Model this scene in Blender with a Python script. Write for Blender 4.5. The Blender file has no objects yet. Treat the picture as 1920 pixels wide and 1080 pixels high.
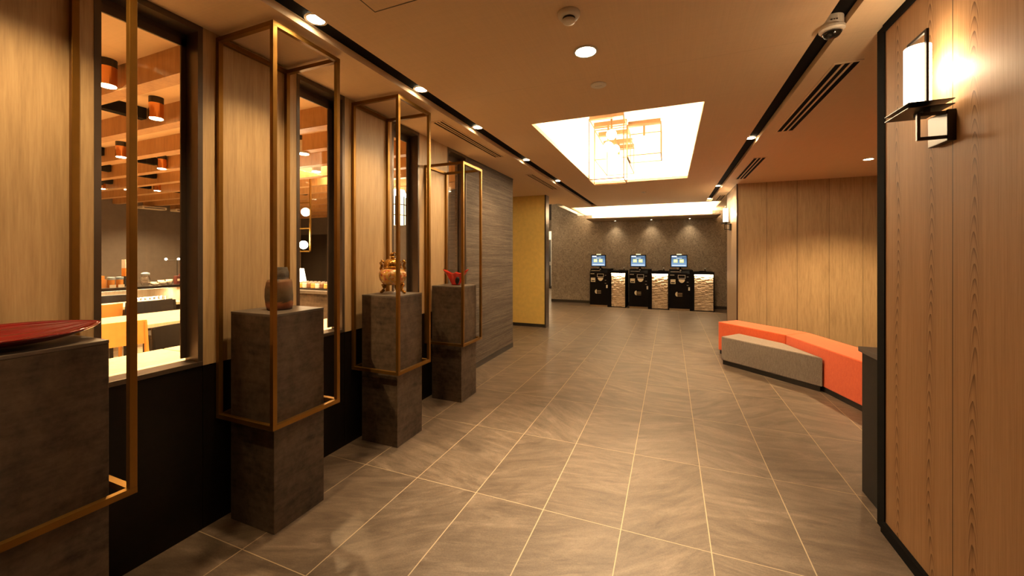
import bpy, bmesh, math, random
from mathutils import Vector, Matrix
random.seed(7)
S = bpy.context.scene
COL = S.collection
PI = math.pi
# ------------------------------------------------------------ camera, world, exposure
YAW = 0.3841; HCAM = 1.365
cam = bpy.data.cameras.new('camera')
cam.sensor_width = 36; cam.lens = 36 * 733 / 1920; cam.shift_x = 0
cam.shift_y = -(540 - 478.5) / 1920
cam.clip_start = 0.02
co = bpy.data.objects.new('camera', cam); COL.objects.link(co)
co.location = (0, 0, HCAM); co.rotation_euler = (PI / 2, 0, YAW)
S.camera = co
W = bpy.data.worlds.new('world'); S.world = W; W.use_nodes = True
W.node_tree.nodes['Background'].inputs[0].default_value = (1.0, 0.62, 0.33, 1)
W.node_tree.nodes['Background'].inputs[1].default_value = 0.02
S.view_settings.view_transform = 'Standard'
S.view_settings.look = 'None'
S.view_settings.gamma = 1
S.view_settings.exposure = 1.0
WARM = (1.0, 0.66, 0.32)
WHITEWARM = (1.0, 0.77, 0.48)
CH = 2.5      # ceiling height
GAIN = 1.0    # all lamps together

def light(name, kind, loc, power, color=WARM, size=0.05, rot=None, target=None, angle=90, blend=0.6, sx=None, sy=None):
    l = bpy.data.lights.new(name, kind); l.energy = power * GAIN; l.color = color
    if kind == 'AREA':
        l.shape = 'RECTANGLE'; l.size = sx; l.size_y = sy
    else:
        l.shadow_soft_size = size
    if kind == 'SPOT':
        l.spot_size = math.radians(angle); l.spot_blend = blend
    o = bpy.data.objects.new(name, l); COL.objects.link(o); o.location = loc
    if target is not None:
        d = Vector(target) - Vector(loc); o.rotation_euler = d.to_track_quat('-Z', 'Y').to_euler()
    elif rot is not None:
        o.rotation_euler = rot
    return o

# ------------------------------------------------------------ material helpers
class NT:
    def __init__(s, name):
        s.m = bpy.data.materials.new(name); s.m.use_nodes = True
        s.t = s.m.node_tree; s.t.nodes.clear()
        s.out = s.t.nodes.new('ShaderNodeOutputMaterial')
        s.b = s.n('ShaderNodeBsdfPrincipled'); s.l(s.b.outputs[0], s.out.inputs[0])
    def n(s, k, **kw):
        x = s.t.nodes.new(k)
        for a, v in kw.items(): setattr(x, a, v)
        return x
    def l(s, a, b): s.t.links.new(a, b)
    def val(s, sock, v):
        if hasattr(v, 'is_linked') or isinstance(v, bpy.types.NodeSocket): s.l(v, sock)
        else: sock.default_value = v
    def math(s, op, a, b=0.0, clamp=False):
        x = s.n('ShaderNodeMath', operation=op, use_clamp=clamp); s.val(x.inputs[0], a); s.val(x.inputs[1], b); return x.outputs[0]
    def coord(s, scale=(1, 1, 1), loc=(0, 0, 0), rot=(0, 0, 0)):
        c = s.n('ShaderNodeTexCoord'); m = s.n('ShaderNodeMapping')
        m.inputs['Scale'].default_value = scale; m.inputs['Location'].default_value = loc; m.inputs['Rotation'].default_value = rot
        s.l(c.outputs['Object'], m.inputs[0]); return m.outputs[0]
    def noise(s, vec, scale=5, detail=4, rough=0.5, dist=0.0):
        x = s.n('ShaderNodeTexNoise'); x.inputs['Scale'].default_value = scale; x.inputs['Detail'].default_value = detail
        x.inputs['Roughness'].default_value = rough; x.inputs['Distortion'].default_value = dist
        if vec is not None: s.l(vec, x.inputs['Vector'])
        return x.outputs['Fac']
    def ramp(s, fac, stops):
        r = s.n('ShaderNodeValToRGB'); e = r.color_ramp.elements
        while len(e) < len(stops): e.new(0.5)
        for q, (p, c) in zip(e, stops): q.position = p; q.color = (*c, 1)
        s.l(fac, r.inputs[0]); return r.outputs[0]
    def mix(s, f, a, b, mode='MIX'):
        x = s.n('ShaderNodeMix', data_type='RGBA', blend_type=mode)
        s.val(x.inputs[0], f)
        for i, v in ((6, a), (7, b)):
            if isinstance(v, tuple): x.inputs[i].default_value = (*v, 1)
            else: s.l(v, x.inputs[i])
        return x.outputs[2]
    def base(s, c):
        if isinstance(c, tuple): s.b.inputs['Base Color'].default_value = (*c, 1)
        else: s.l(c, s.b.inputs['Base Color'])
    def set(s, **k):
        for a, v in k.items(): s.val(s.b.inputs[a.replace('_', ' ')], v)
    def bump(s, h, strength=0.2, dist=0.01):
        x = s.n('ShaderNodeBump'); x.inputs['Strength'].default_value = strength; x.inputs['Distance'].default_value = dist
        s.l(h, x.inputs['Height']); s.l(x.outputs[0], s.b.inputs['Normal'])

def plain(name, c, rough=0.5, metal=0.0, **k):
    t = NT(name); v = t.noise(t.coord(), 14, 3)
    t.base(t.ramp(v, [(0.3, tuple(x * 0.93 for x in c)), (0.7, tuple(min(1, x * 1.05) for x in c))]))
    t.set(Roughness=rough, Metallic=metal)
    for a, x in k.items(): t.b.inputs[a].default_value = x
    return t.m
def emit(name, c, strength, base=(0.8, 0.8, 0.8)):
    t = NT(name); t.base(base); t.b.inputs['Emission Color'].default_value = (*c, 1); t.b.inputs['Emission Strength'].default_value = strength * GAIN
    return t.m
def glass(name, tint=(1, 1, 1), rough=0.02, clear=0.9):
    t = NT(name); t.t.nodes.remove(t.b)
    tr = t.n('ShaderNodeBsdfTransparent'); tr.inputs[0].default_value = (*tint, 1)
    gl = t.n('ShaderNodeBsdfGlossy'); gl.inputs['Roughness'].default_value = rough
    fr = t.n('ShaderNodeLayerWeight'); fr.inputs['Blend'].default_value = 0.5
    f = t.math('MULTIPLY', t.math('POWER', fr.outputs['Facing'], 4.0), 0.5); f = t.math('ADD', f, 0.02 if clear > .85 else 1 - clear - 0.04, True)
    mx = t.n('ShaderNodeMixShader'); t.l(f, mx.inputs[0]); t.l(tr.outputs[0], mx.inputs[1]); t.l(gl.outputs[0], mx.inputs[2])
    t.l(mx.outputs[0], t.out.inputs[0]); return t.m

def wood_streak(name, dark, mid, lite, rough=0.45, fine=60, joints=None, axis='y'):
    """veneer with fine vertical streaks; joints = (start, pitch) along the axis"""
    t = NT(name)
    v = t.coord((fine, fine, 3.2)); a = t.noise(v, 1.0, 5, 0.65)
    b = t.noise(t.coord((9, 9, 0.35)), 1.0, 3, 0.5)
    c = t.noise(t.coord((fine * 3.2, fine * 3.2, 9)), 1.0, 3, .6)
    h = t.math('ADD', t.math('MULTIPLY', a, 0.5), t.math('ADD', t.math('MULTIPLY', b, 0.18), t.math('MULTIPLY', c, 0.32)))
    col = t.ramp(h, [(0.34, dark), (0.5, mid), (0.66, lite)])
    if joints:
        co_ = t.n('ShaderNodeTexCoord'); sp = t.n('ShaderNodeSeparateXYZ'); t.l(co_.outputs['Object'], sp.inputs[0])
        u = sp.outputs[1 if axis == 'y' else 0]
        f = t.math('FRACT', t.math('DIVIDE', t.math('SUBTRACT', u, joints[0]), joints[1]))
        g = t.math('LESS_THAN', f, 0.004 / joints[1])
        col = t.mix(g, col, tuple(x * 0.15 for x in dark))
    t.base(col); t.set(Roughness=rough); t.bump(a, 0.08, 0.002)
    return t.m

def wood_cathedral(name):
    t = NT(name)
    co_ = t.n('ShaderNodeTexCoord'); sp = t.n('ShaderNodeSeparateXYZ'); t.l(co_.outputs['Object'], sp.inputs[0])
    y, z = sp.outputs[1], sp.outputs[2]
    # flat-sawn figure: nested arches, repeated in leaves ~0.16 m wide
    f = t.math('SUBTRACT', t.math('FRACT', t.math('DIVIDE', t.math('ADD', t.math('ADD', y, 0.015), t.math('MULTIPLY', t.math('SUBTRACT', t.noise(t.coord((.8, .8, 1.1), loc=(5, 2, 1)), 1.0, 2), .5), .12)), 0.25)), 0.5)
    au = t.math('ABSOLUTE', f)
    n1 = t.noise(t.coord((3.5, 3.5, 1.0)), 1.0, 2, 0.5)
    n2 = t.noise(t.coord((40, 40, 2.0)), 1.0, 3, 0.6)
    par = t.math('MULTIPLY', t.math('MULTIPLY', f, f), 170.0)
    rings = t.math('ADD', t.math('MULTIPLY', z, 17.0), par)
    rings = t.math('ADD', rings, t.math('MULTIPLY', n1, 12.0))
    rings = t.math('ADD', rings, t.math('MULTIPLY', n2, 0.5))
    saw = t.math('FRACT', rings)
    line = t.math('POWER', saw, 2.2)
    near = t.math('SUBTRACT', 1.0, t.math('MULTIPLY', au, 5.2), True)
    fine = t.noise(t.coord((150, 150, 2.5)), 1.0, 4, 0.6)
    pores = t.noise(t.coord((420, 420, 14)), 1.0, 2, 0.5)
    tone = t.math('SUBTRACT', 0.62, t.math('MULTIPLY', t.math('MULTIPLY', line, near), 0.50))
    tone = t.math('ADD', tone, t.math('MULTIPLY', t.math('SUBTRACT', fine, 0.5), 0.55))
    tone = t.math('ADD', tone, t.math('MULTIPLY', t.math('SUBTRACT', pores, 0.5), 0.22))
    col = t.ramp(tone, [(0.18, (0.145, 0.068, 0.024)), (0.5, (0.365, 0.195, 0.085)), (0.8, (0.50, 0.29, 0.14))])
    g = t.math('LESS_THAN', t.math('FRACT', t.math('DIVIDE', t.math('SUBTRACT', y, 1.981), 0.9)), 0.0045)
    col = t.mix(g, col, (0.03, 0.018, 0.01))
    t.base(col); t.set(Roughness=0.55); t.bump(tone, 0.12, 0.002)
    return t.m

def tile_floor(name):
    t = NT(name); A = 0.40349; B = 0.7943; X0 = -1.8407; Y0 = 2.0071
    co_ = t.n('ShaderNodeTexCoord'); sp = t.n('ShaderNodeSeparateXYZ'); t.l(co_.outputs['Object'], sp.inputs[0])
    u = t.math('DIVIDE', t.math('SUBTRACT', sp.outputs[0], X0), A); v = t.math('DIVIDE', t.math('SUBTRACT', sp.outputs[1], Y0), B)
    iu, iv = t.math('FLOOR', u), t.math('FLOOR', v); fu, fv = t.math('FRACT', u), t.math('FRACT', v)
    def edge(f, half):
        return t.math('GREATER_THAN', t.math('ABSOLUTE', t.math('SUBTRACT', f, 0.5)), 0.5 - half)
    gu = edge(fu, 0.0025 / A); gv = edge(fv, 0.0020 / B)
    g = t.math('MAXIMUM', gu, gv)
    cb = t.n('ShaderNodeCombineXYZ'); t.l(iu, cb.inputs[0]); t.l(iv, cb.inputs[1])
    wn = t.n('ShaderNodeTexWhiteNoise', noise_dimensions='3D'); t.l(cb.outputs[0], wn.inputs[0])
    vr = t.n('ShaderNodeVectorRotate', rotation_type='Z_AXIS'); t.l(co_.outputs['Object'], vr.inputs['Vector'])
    t.l(t.math('MULTIPLY', t.math('SUBTRACT', wn.outputs[0], 0.5), 1.5), vr.inputs['Angle'])
    off = t.n('ShaderNodeVectorMath', operation='MULTIPLY_ADD'); t.l(wn.outputs[1], off.inputs[0]); off.inputs[1].default_value = (9, 9, 9); t.l(vr.outputs[0], off.inputs[2])
    def st(sx, sy, sc, d, r=0.6, dist=0.0):
        m = t.n('ShaderNodeMapping'); m.inputs['Scale'].default_value = (sx, sy, 1); t.l(off.outputs[0], m.inputs[0])
        return t.noise(m.outputs[0], sc, d, r, dist)
    s1 = st(1.3, 5.0, 2.0, 7, 0.66, 0.9); s2 = st(3.5, 16, 3.0, 6, 0.75, .4); s3 = st(9, 11, 16, 6, 0.8)
    h = t.math('ADD', t.math('MULTIPLY', s1, 0.46), t.math('ADD', t.math('MULTIPLY', s2, 0.24), t.math('MULTIPLY', s3, 0.30)))
    h = t.math('ADD', h, t.math('MULTIPLY', t.math('SUBTRACT', wn.outputs[0], 0.5), 0.035))
    col = t.ramp(h, [(0.36, (0.066, 0.045, 0.030)), (0.49, (0.128, 0.092, 0.064)), (0.57, (0.178, 0.132, 0.094)), (0.67, (0.28, 0.215, 0.158))])
    col = t.mix(g, col, (0.40, 0.31, 0.195))
    t.base(col)
    ro = t.math('ADD', 0.34, t.math('MULTIPLY', s2, 0.24)); ro = t.math('ADD', ro, t.math('MULTIPLY', g, 0.3))
    t.set(Roughness=ro)
    hh = t.math('SUBTRACT', h, t.math('MULTIPLY', g, 0.4)); t.bump(hh, 0.25, 0.004)
    return t.m

def stripes(name, a=(0.050, 0.037, 0.027), b=(0.17, 0.130, 0.098)):
    t = NT(name)
    n = t.noise(t.coord((2.2, 2.2, 90)), 1.0, 4, 0.7); n2 = t.noise(t.coord((0.6, 0.6, 26)), 1.0, 3, 0.6); n3 = t.noise(t.coord((20, 20, 260)), 1.0, 2)
    h = t.math('ADD', t.math('MULTIPLY', n, 0.5), t.math('ADD', t.math('MULTIPLY', n2, 0.3), t.math('MULTIPLY', n3, 0.2)))
    t.base(t.ramp(h, [(0.40, a), (0.5, tuple((x + y) / 2.3 for x, y in zip(a, b))), (0.62, b)])); t.set(Roughness=0.7); t.bump(h, 0.5, 0.006)
    return t.m

def wallpaper(name):
    t = NT(name)
    w = t.noise(t.coord(), 7, 3)
    mp = t.n('ShaderNodeVectorMath', operation='ADD'); t.l(t.coord(), mp.inputs[0])
    cb = t.n('ShaderNodeCombineXYZ'); t.l(t.math('MULTIPLY', w, 0.3), cb.inputs[0]); t.l(t.math('MULTIPLY', t.noise(t.coord(loc=(3, 1, 2)), 9, 3), 0.3), cb.inputs[2]); t.l(cb.outputs[0], mp.inputs[1])
    v = t.n('ShaderNodeTexVoronoi', feature='DISTANCE_TO_EDGE'); v.inputs['Scale'].default_value = 20; t.l(mp.outputs[0], v.inputs['Vector'])
    f = t.noise(mp.outputs[0], 22, 4, 0.6)
    h = t.math('ADD', t.math('MULTIPLY', v.outputs['Distance'], 1.2, True), t.math('MULTIPLY', f, 0.9))
    t.base(t.ramp(h, [(0.35, (0.40, 0.325, 0.245)), (0.6, (0.29, 0.232, 0.172)), (0.85, (0.215, 0.170, 0.125))])); t.set(Roughness=0.85)
    return t.m

def laminate(name, a, b, rough=0.5):
    t = NT(name)
    n = t.noise(t.coord(), 3.0, 7, 0.65, 0.3); n2 = t.noise(t.coord(), 26, 5, 0.7); n3 = t.noise(t.coord((1, 1, 7)), 6, 4)
    h = t.math('ADD', t.math('MULTIPLY', n, 0.5), t.math('ADD', t.math('MULTIPLY', n2, 0.3), t.math('MULTIPLY', n3, 0.2)))
    t.base(t.ramp(h, [(0.36, a), (0.64, b)])); t.set(Roughness=rough); t.bump(n2, 0.06, 0.002)
    return t.m

def cloth(name, a, b, scale=700):
    t = NT(name)
    n = t.noise(t.coord(), scale * 0.4, 2, 0.5); n2 = t.noise(t.coord((3, 3, 0.6)), 40, 3, 0.6)
    h = t.math('ADD', t.math('MULTIPLY', n, 0.65), t.math('MULTIPLY', n2, 0.35))
    t.base(t.ramp(h, [(0.38, a), (0.62, b)])); t.set(Roughness=0.95, Sheen_Weight=0.3); t.bump(n, 0.3, 0.002)
    return t.m

def ceil_mat(name, c):
    t = NT(name)
    a = t.noise(t.coord((160, 3, 1)), 1.0, 2); b = t.noise(t.coord((3, 160, 1)), 1.0, 2)
    h = t.math('ADD', t.math('MULTIPLY', a, 0.5), t.math('MULTIPLY', b, 0.5))
    co_ = t.n('ShaderNodeTexCoord'); sp = t.n('ShaderNodeSeparateXYZ'); t.l(co_.outputs['Object'], sp.inputs[0])
    j = t.math('LESS_THAN', t.math('FRACT', t.math('DIVIDE', t.math('SUBTRACT', sp.outputs[1], 2.5), 4.2)), 0.0006)
    col = t.ramp(h, [(0.35, tuple(x * 0.94 for x in c)), (0.65, c)])
    col = t.mix(t.math('MULTIPLY', j, 0.5), col, tuple(x * 0.55 for x in c))
    t.base(col); t.set(Roughness=0.8); t.bump(h, 0.15, 0.002)
    return t.m

M = {}
M['floor'] = tile_floor('stone_tile')
M['ceiling'] = ceil_mat('ceiling_paper', (0.76, 0.56, 0.35))
M['white'] = plain('white_paint', (0.82, 0.78, 0.72), 0.7)
M['black'] = plain('black_paint', (0.018, 0.015, 0.013), 0.45)
M['matte_black'] = plain('matte_black', (0.006, 0.005, 0.004), 0.95)
M['matte_black'].node_tree.nodes['Principled BSDF'].inputs['Specular IOR Level'].default_value = 0.15
M['satin_black'] = plain('satin_black_metal', (0.03, 0.024, 0.02), 0.3, 0.6)
M['wood_left'] = wood_streak('pale_streaked_veneer', (0.37, 0.245, 0.120), (0.48, 0.33, 0.168), (0.57, 0.405, 0.215))
M['wood_alcove'] = wood_streak('olive_oak_veneer', (0.33, 0.225, 0.115), (0.46, 0.325, 0.175), (0.55, 0.40, 0.225), joints=(0.998, 0.3945), axis='x')
M['wood_pillar'] = wood_streak('pillar_veneer', (0.33, 0.22, 0.13), (0.42, 0.29, 0.18), (0.5, 0.36, 0.23))
M['wood_right'] = wood_cathedral('cathedral_veneer')
M['wood_right'].node_tree.nodes['Principled BSDF'].inputs['Specular IOR Level'].default_value = 0.25
M['dado'] = laminate('dark_dado', (0.003, 0.002, 0.0015), (0.010, 0.006, 0.004), 0.4)
M['dado'].node_tree.nodes['Principled BSDF'].inputs['Specular IOR Level'].default_value = 0.25
M['pedestal'] = laminate('pedestal_laminate', (0.020, 0.013, 0.009), (0.150, 0.105, 0.070), 0.55)
M['pedestal'].node_tree.nodes['Principled BSDF'].inputs['Specular IOR Level'].default_value = 0.3
M['pedestal_top'] = laminate('pedestal_top_laminate', (0.09, 0.07, 0.055), (0.15, 0.12, 0.095), 0.5)
M['brass'] = plain('antique_brass', (0.25, 0.125, 0.020), 0.36, 0.8)
M['bronze'] = plain('dark_bronze', (0.115, 0.086, 0.064), 0.3, 0.55)
M['stripe'] = stripes('striped_texture')
M['stripe_warm'] = stripes('striped_warm', (0.30, 0.20, 0.11), (0.62, 0.46, 0.29))
M['wallpaper'] = wallpaper('mottled_wallpaper')
M['gold_wall'] = plain('gold_leaf_panel', (0.85, 0.58, 0.15), 0.42, 0.15)
M['skirting'] = plain('dark_skirting', (0.035, 0.028, 0.022), 0.35)
M['grey_wall'] = plain('grey_wall', (0.15, 0.128, 0.112), 0.7)
M['dark_wall'] = plain('charcoal_wall', (0.03, 0.022, 0.016), 0.5)
M['kiosk'] = plain('kiosk_black', (0.004, 0.003, 0.003), 0.5)
M['kiosk'].node_tree.nodes['Principled BSDF'].inputs['Specular IOR Level'].default_value = 0.1
M['silver'] = plain('silver_metal', (0.6, 0.55, 0.5), 0.35, 0.6)
M['kick'] = plain('kickplate', (0.35, 0.25, 0.15), 0.45, 0.2)
M['cream'] = plain('cream_print', (0.75, 0.68, 0.52), 0.6)
M['orange'] = cloth('orange_fabric', (0.72, 0.085, 0.018), (0.88, 0.15, 0.035))
M['grey_fabric'] = cloth('grey_fabric', (0.17, 0.135, 0.105), (0.33, 0.275, 0.225))
M['plastic'] = plain('off_white_plastic', (0.68, 0.62, 0.52), 0.45)
M['table'] = wood_streak('table_oak', (0.55, 0.41, 0.25), (0.66, 0.51, 0.33), (0.72, 0.57, 0.38), fine=30)
M['beam'] = wood_streak('beam_oak', (0.38, 0.20, 0.075), (0.50, 0.28, 0.11), (0.58, 0.34, 0.14), fine=30)
M['chair_orange'] = plain('honey_wood', (0.62, 0.28, 0.06), 0.4)
M['chair_black'] = plain('ebony_wood', (0.015, 0.012, 0.010), 0.35)
M['copper'] = plain('polished_copper', (0.85, 0.42, 0.16), 0.15, 1.0)
M['pane'] = glass('window_glass', (0.97, 0.96, 0.94))
M['lamp_disc'] = emit('lamp_face', (1.0, 0.80, 0.52), 30)
M['lamp_small'] = emit('lamp_face_small', (1.0, 0.80, 0.52), 18)
M['shade'] = emit('lit_opal_shade', (1.0, 0.80, 0.55), 6, (0.9, 0.85, 0.78))
M['globe'] = emit('lit_opal_globe', (1.0, 0.84, 0.60), 9, (0.9, 0.85, 0.78))
M['led'] = emit('led_strip', (1.0, 0.76, 0.46), 22)
M['led2'] = emit('led_strip_soft', (1.0, 0.76, 0.46), 12)
M['clear'] = glass('clear_glassware', (0.93, 0.93, 0.92), 0.03, 0.8)

# ------------------------------------------------------------ mesh helpers
class MB:
    def __init__(s): s.bm = bmesh.new()
    def box(s, x0, x1, y0, y1, z0, z1):
        v = [s.bm.verts.new(p) for p in ((x0, y0, z0), (x1, y0, z0), (x1, y1, z0), (x0, y1, z0), (x0, y0, z1), (x1, y0, z1), (x1, y1, z1), (x0, y1, z1))]
        for f in ((3, 2, 1, 0), (4, 5, 6, 7), (0, 1, 5, 4), (1, 2, 6, 5), (2, 3, 7, 6), (3, 0, 4, 7)): s.bm.faces.new([v[i] for i in f])
        return s
    def prism(s, pts, z0, z1):
        a = [s.bm.verts.new((x, y, z0)) for x, y in pts]; b = [s.bm.verts.new((x, y, z1)) for x, y in pts]; n = len(pts)
        s.bm.faces.new(a[::-1]); s.bm.faces.new(b)
        for i in range(n): s.bm.faces.new((a[i], a[(i + 1) % n], b[(i + 1) % n], b[i]))
        return s
    def lathe(s, prof, c=(0, 0, 0), n=32, cap=True):
        rings = []
        for r, z in prof:
            rings.append([s.bm.verts.new((c[0] + r * math.cos(2 * PI * i / n), c[1] + r * math.sin(2 * PI * i / n), c[2] + z)) for i in range(n)])
        for a, b in zip(rings, rings[1:]):
            for i in range(n): s.bm.faces.new((a[i], a[(i + 1) % n], b[(i + 1) % n], b[i]))
        if cap: s.bm.faces.new(rings[0][::-1]); s.bm.faces.new(rings[-1])
        return s
    def cyl(s, c, r, z0, z1, n=24): return s.lathe([(r, z0), (r, z1)], c, n)
    def sphere(s, c, r, u=20, v=12, sc=(1, 1, 1)):
        bmesh.ops.create_uvsphere(s.bm, u_segments=u, v_segments=v, radius=r, matrix=Matrix.Translation(c) @ Matrix.Diagonal((*sc, 1))); return s
    def tube(s, pts, r, n=8):
        pts = [Vector(p) for p in pts]; rs = r if isinstance(r, (list, tuple)) else [r] * len(pts); rings = []
        for i, p in enumerate(pts):
            d = (pts[min(i + 1, len(pts) - 1)] - pts[max(i - 1, 0)]).normalized()
            up = Vector((0, 0, 1)) if abs(d.z) < 0.9 else Vector((0, 1, 0))
            a = d.cross(up).normalized(); b = d.cross(a)
            rings.append([s.bm.verts.new(p + (a * math.cos(2 * PI * k / n) + b * math.sin(2 * PI * k / n)) * rs[i]) for k in range(n)])
        for a, b in zip(rings, rings[1:]):
            for i in range(n): s.bm.faces.new((a[i], a[(i + 1) % n], b[(i + 1) % n], b[i]))
        s.bm.faces.new(rings[0][::-1]); s.bm.faces.new(rings[-1]); return s
    def bar(s, p, q, t):
        """axis aligned square bar between two points"""
        lo = [min(a, b) - t / 2 for a, b in zip(p, q)]; hi = [max(a, b) + t / 2 for a, b in zip(p, q)]
        return s.box(lo[0], hi[0], lo[1], hi[1], lo[2], hi[2])
    def quad(s, *p): s.bm.faces.new([s.bm.verts.new(q) for q in p]); return s
    def slab(s, x0, x1, y0, y1, z0, z1, holes):
        xs = sorted({x0, x1} | {h[i] for h in holes for i in (0, 1) if x0 < h[i] < x1}); ys = sorted({y0, y1} | {h[i] for h in holes for i in (2, 3) if y0 < h[i] < y1})
        def solid(i, j):
            if i < 0 or j < 0 or i >= len(xs) - 1 or j >= len(ys) - 1: return False
            cx, cy = (xs[i] + xs[i + 1]) / 2, (ys[j] + ys[j + 1]) / 2
            return not any(h[0] < cx < h[1] and h[2] < cy < h[3] for h in holes)
        for i in range(len(xs) - 1):
            for j in range(len(ys) - 1):
                if not solid(i, j): continue
                a, b, c, d = xs[i], xs[i + 1], ys[j], ys[j + 1]
                s.quad((a, c, z0), (a, d, z0), (b, d, z0), (b, c, z0)); s.quad((a, c, z1), (b, c, z1), (b, d, z1), (a, d, z1))
                if not solid(i - 1, j): s.quad((a, c, z0), (a, c, z1), (a, d, z1), (a, d, z0))
                if not solid(i + 1, j): s.quad((b, c, z0), (b, d, z0), (b, d, z1), (b, c, z1))
                if not solid(i, j - 1): s.quad((a, c, z0), (b, c, z0), (b, c, z1), (a, c, z1))
                if not solid(i, j + 1): s.quad((a, d, z0), (a, d, z1), (b, d, z1), (b, d, z0))
        bmesh.ops.remove_doubles(s.bm, verts=s.bm.verts, dist=1e-5)
        return s
    def build(s, name, mat, parent=None, bevel=0.0, smooth=False, loc=None, rz=0, seg=2, sub=0, solid=0):
        me = bpy.data.meshes.new(name)
        bmesh.ops.recalc_face_normals(s.bm, faces=s.bm.faces)
        s.bm.to_mesh(me); s.bm.free(); me.materials.append(mat)
        if smooth:
            for p in me.polygons: p.use_smooth = True
        o = bpy.data.objects.new(name, me); COL.objects.link(o)
        if parent: o.parent = parent
        if loc: o.location = loc
        if rz: o.rotation_euler = (0, 0, rz)
        if solid: x = o.modifiers.new('s', 'SOLIDIFY'); x.thickness = solid; x.offset = 0
        if bevel: x = o.modifiers.new('b', 'BEVEL'); x.width = bevel; x.segments = seg; x.limit_method = 'ANGLE'
        if sub: x = o.modifiers.new('u', 'SUBSURF'); x.levels = sub; x.render_levels = sub
        return o

def thing(name, label, cat, loc=(0, 0, 0), rz=0, group=None):
    o = bpy.data.objects.new(name, None); COL.objects.link(o); o.location = loc; o.rotation_euler = (0, 0, rz)
    o.empty_display_size = 0.1
    o['label'] = label; o['category'] = cat
    if group: o['group'] = group
    return o
def tag(o, label, cat, group=None, kind=None):
    o['label'] = label; o['category'] = cat
    if group: o['group'] = group
    if kind: o['kind'] = kind
    return o
def struct(name, mb, mat, **k):
    o = mb.build(name, mat, **k); o['kind'] = 'structure'; return o
def dup(root, loc, rz=None, label=None, group=None):
    def cp(o, par):
        c = o.copy(); COL.objects.link(c); c.parent = par
        for ch in list(o.children): cp(ch, c)
        return c
    r = cp(root, None); r.location = loc
    if rz is not None: r.rotation_euler = (0, 0, rz)
    if label: r['label'] = label
    if group: r['group'] = group
    return r

# ------------------------------------------------------------ room shell
WX = -2.16                         # corridor face of the left wall
WIN = [(0.832, 1.229), (1.757, 2.145), (2.660, 3.044), (3.540, 3.950)]
struct('floor', MB().box(-10.2, 5.2, -3.0, 17.0, -0.1, 0.0), M['floor'])
SKY = (-1.115, 0.236, 3.21, 6.29); COVE = (-2.22, 1.0, 9.25, 11.15)
SL = (-1.69, -1.555, -2.0, 9.1); SR = (0.70, 0.80, -2.0, 9.1)
struct('ceiling', MB().slab(-2.26, 5.2, -3.0, 17.0, CH, CH + 0.04, [SKY, COVE, SL, SR]), M['ceiling'])
# left slot and right slot linings (black top, sides)
for k, sl in (('ceiling_slot_left', SL), ('ceiling_slot_right', SR)):
    struct(k, MB().box(sl[0], sl[1], sl[2], sl[3], CH + 0.04, CH + 0.06), M['matte_black'])
# skylight coffer
a, b, c, d = SKY[0] - .28, SKY[1] + .28, SKY[2] - .28, SKY[3] + .28
mb = MB().box(a, b, c, d, 2.92, 2.95)
mb.box(a - .03, a, c, d, CH + .04, 2.95).box(b, b + .03, c, d, CH + .04, 2.95).box(a, b, c - .03, c, CH + .04, 2.95).box(a, b, d, d + .03, CH + .04, 2.95)
struct('ceiling_coffer', mb, M['white'])
t = thing('cove_light', 'hidden warm light strip running round inside the square ceiling coffer', 'cove light')
for nm, bx in (('near', (SKY[0] - .1, SKY[1] + .1, SKY[2] - .14, SKY[2] - .09)), ('far', (SKY[0] - .1, SKY[1] + .1, SKY[3] + .09, SKY[3] + .14)),
               ('l', (SKY[0] - .14, SKY[0] - .09, SKY[2] - .08, SKY[3] + .08)), ('r', (SKY[1] + .09, SKY[1] + .14, SKY[2] - .08, SKY[3] + .08))):
    MB().box(*bx, CH + .045, CH + .07).build('light_strip', M['led'], t)
# cove above the kiosks
mb = MB().box(-2.5, 1.0, 9.1, 11.15, 2.92, 2.95).box(-2.5, -2.47, 9.1, 11.15, CH + .04, 2.95).box(-2.5, 1.0, 9.07, 9.1, CH + .04, 2.95).box(1.0, 1.03, 8.3, 11.15, CH + .04, 2.95).box(-2.47, 1.0, 11.13, 11.15, CH, 2.92).box(-2.05, 1.0, 11.135, 11.15, 2.335, CH)
struct('ceiling_cove', mb, M['white'])
# --- left wall pieces
mb = MB(); ed = [-3.0] + [v for w in WIN for v in w]
spans = [(-3.0, WIN[0][0])] + [(WIN[i][1], WIN[i + 1][0]) for i in range(3)]
for y0, y1 in spans: mb.box(WX - .10, WX, y0, y1, 0.815, CH)
struct('wall_left', mb, M['wood_left'])
mb = MB()
for y0, y1 in [(-3.0, 1.229), (1.232, 2.145), (2.148, 3.044), (3.047, 3.950)]: mb.box(WX - .10, WX - .002, y0, y1, 0.0, 0.812)
struct('wall_left_dado', mb, M['dado'])
struct('wall_left_striped', MB().box(-3.7, WX - .15, 5.25, 5.40, 0, CH).box(WX - .15, WX - .01, 3.952, 5.40, 0.07, CH), M['stripe'])
struct('baseboard_left', MB().box(WX - .15, WX - .006, 3.952, 5.404, 0, 0.07), M['skirting'])
struct('trim_1', MB().box(WX - .14, WX - .004, 3.953, 5.402, CH - .012, CH), M['skirting'])
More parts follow.
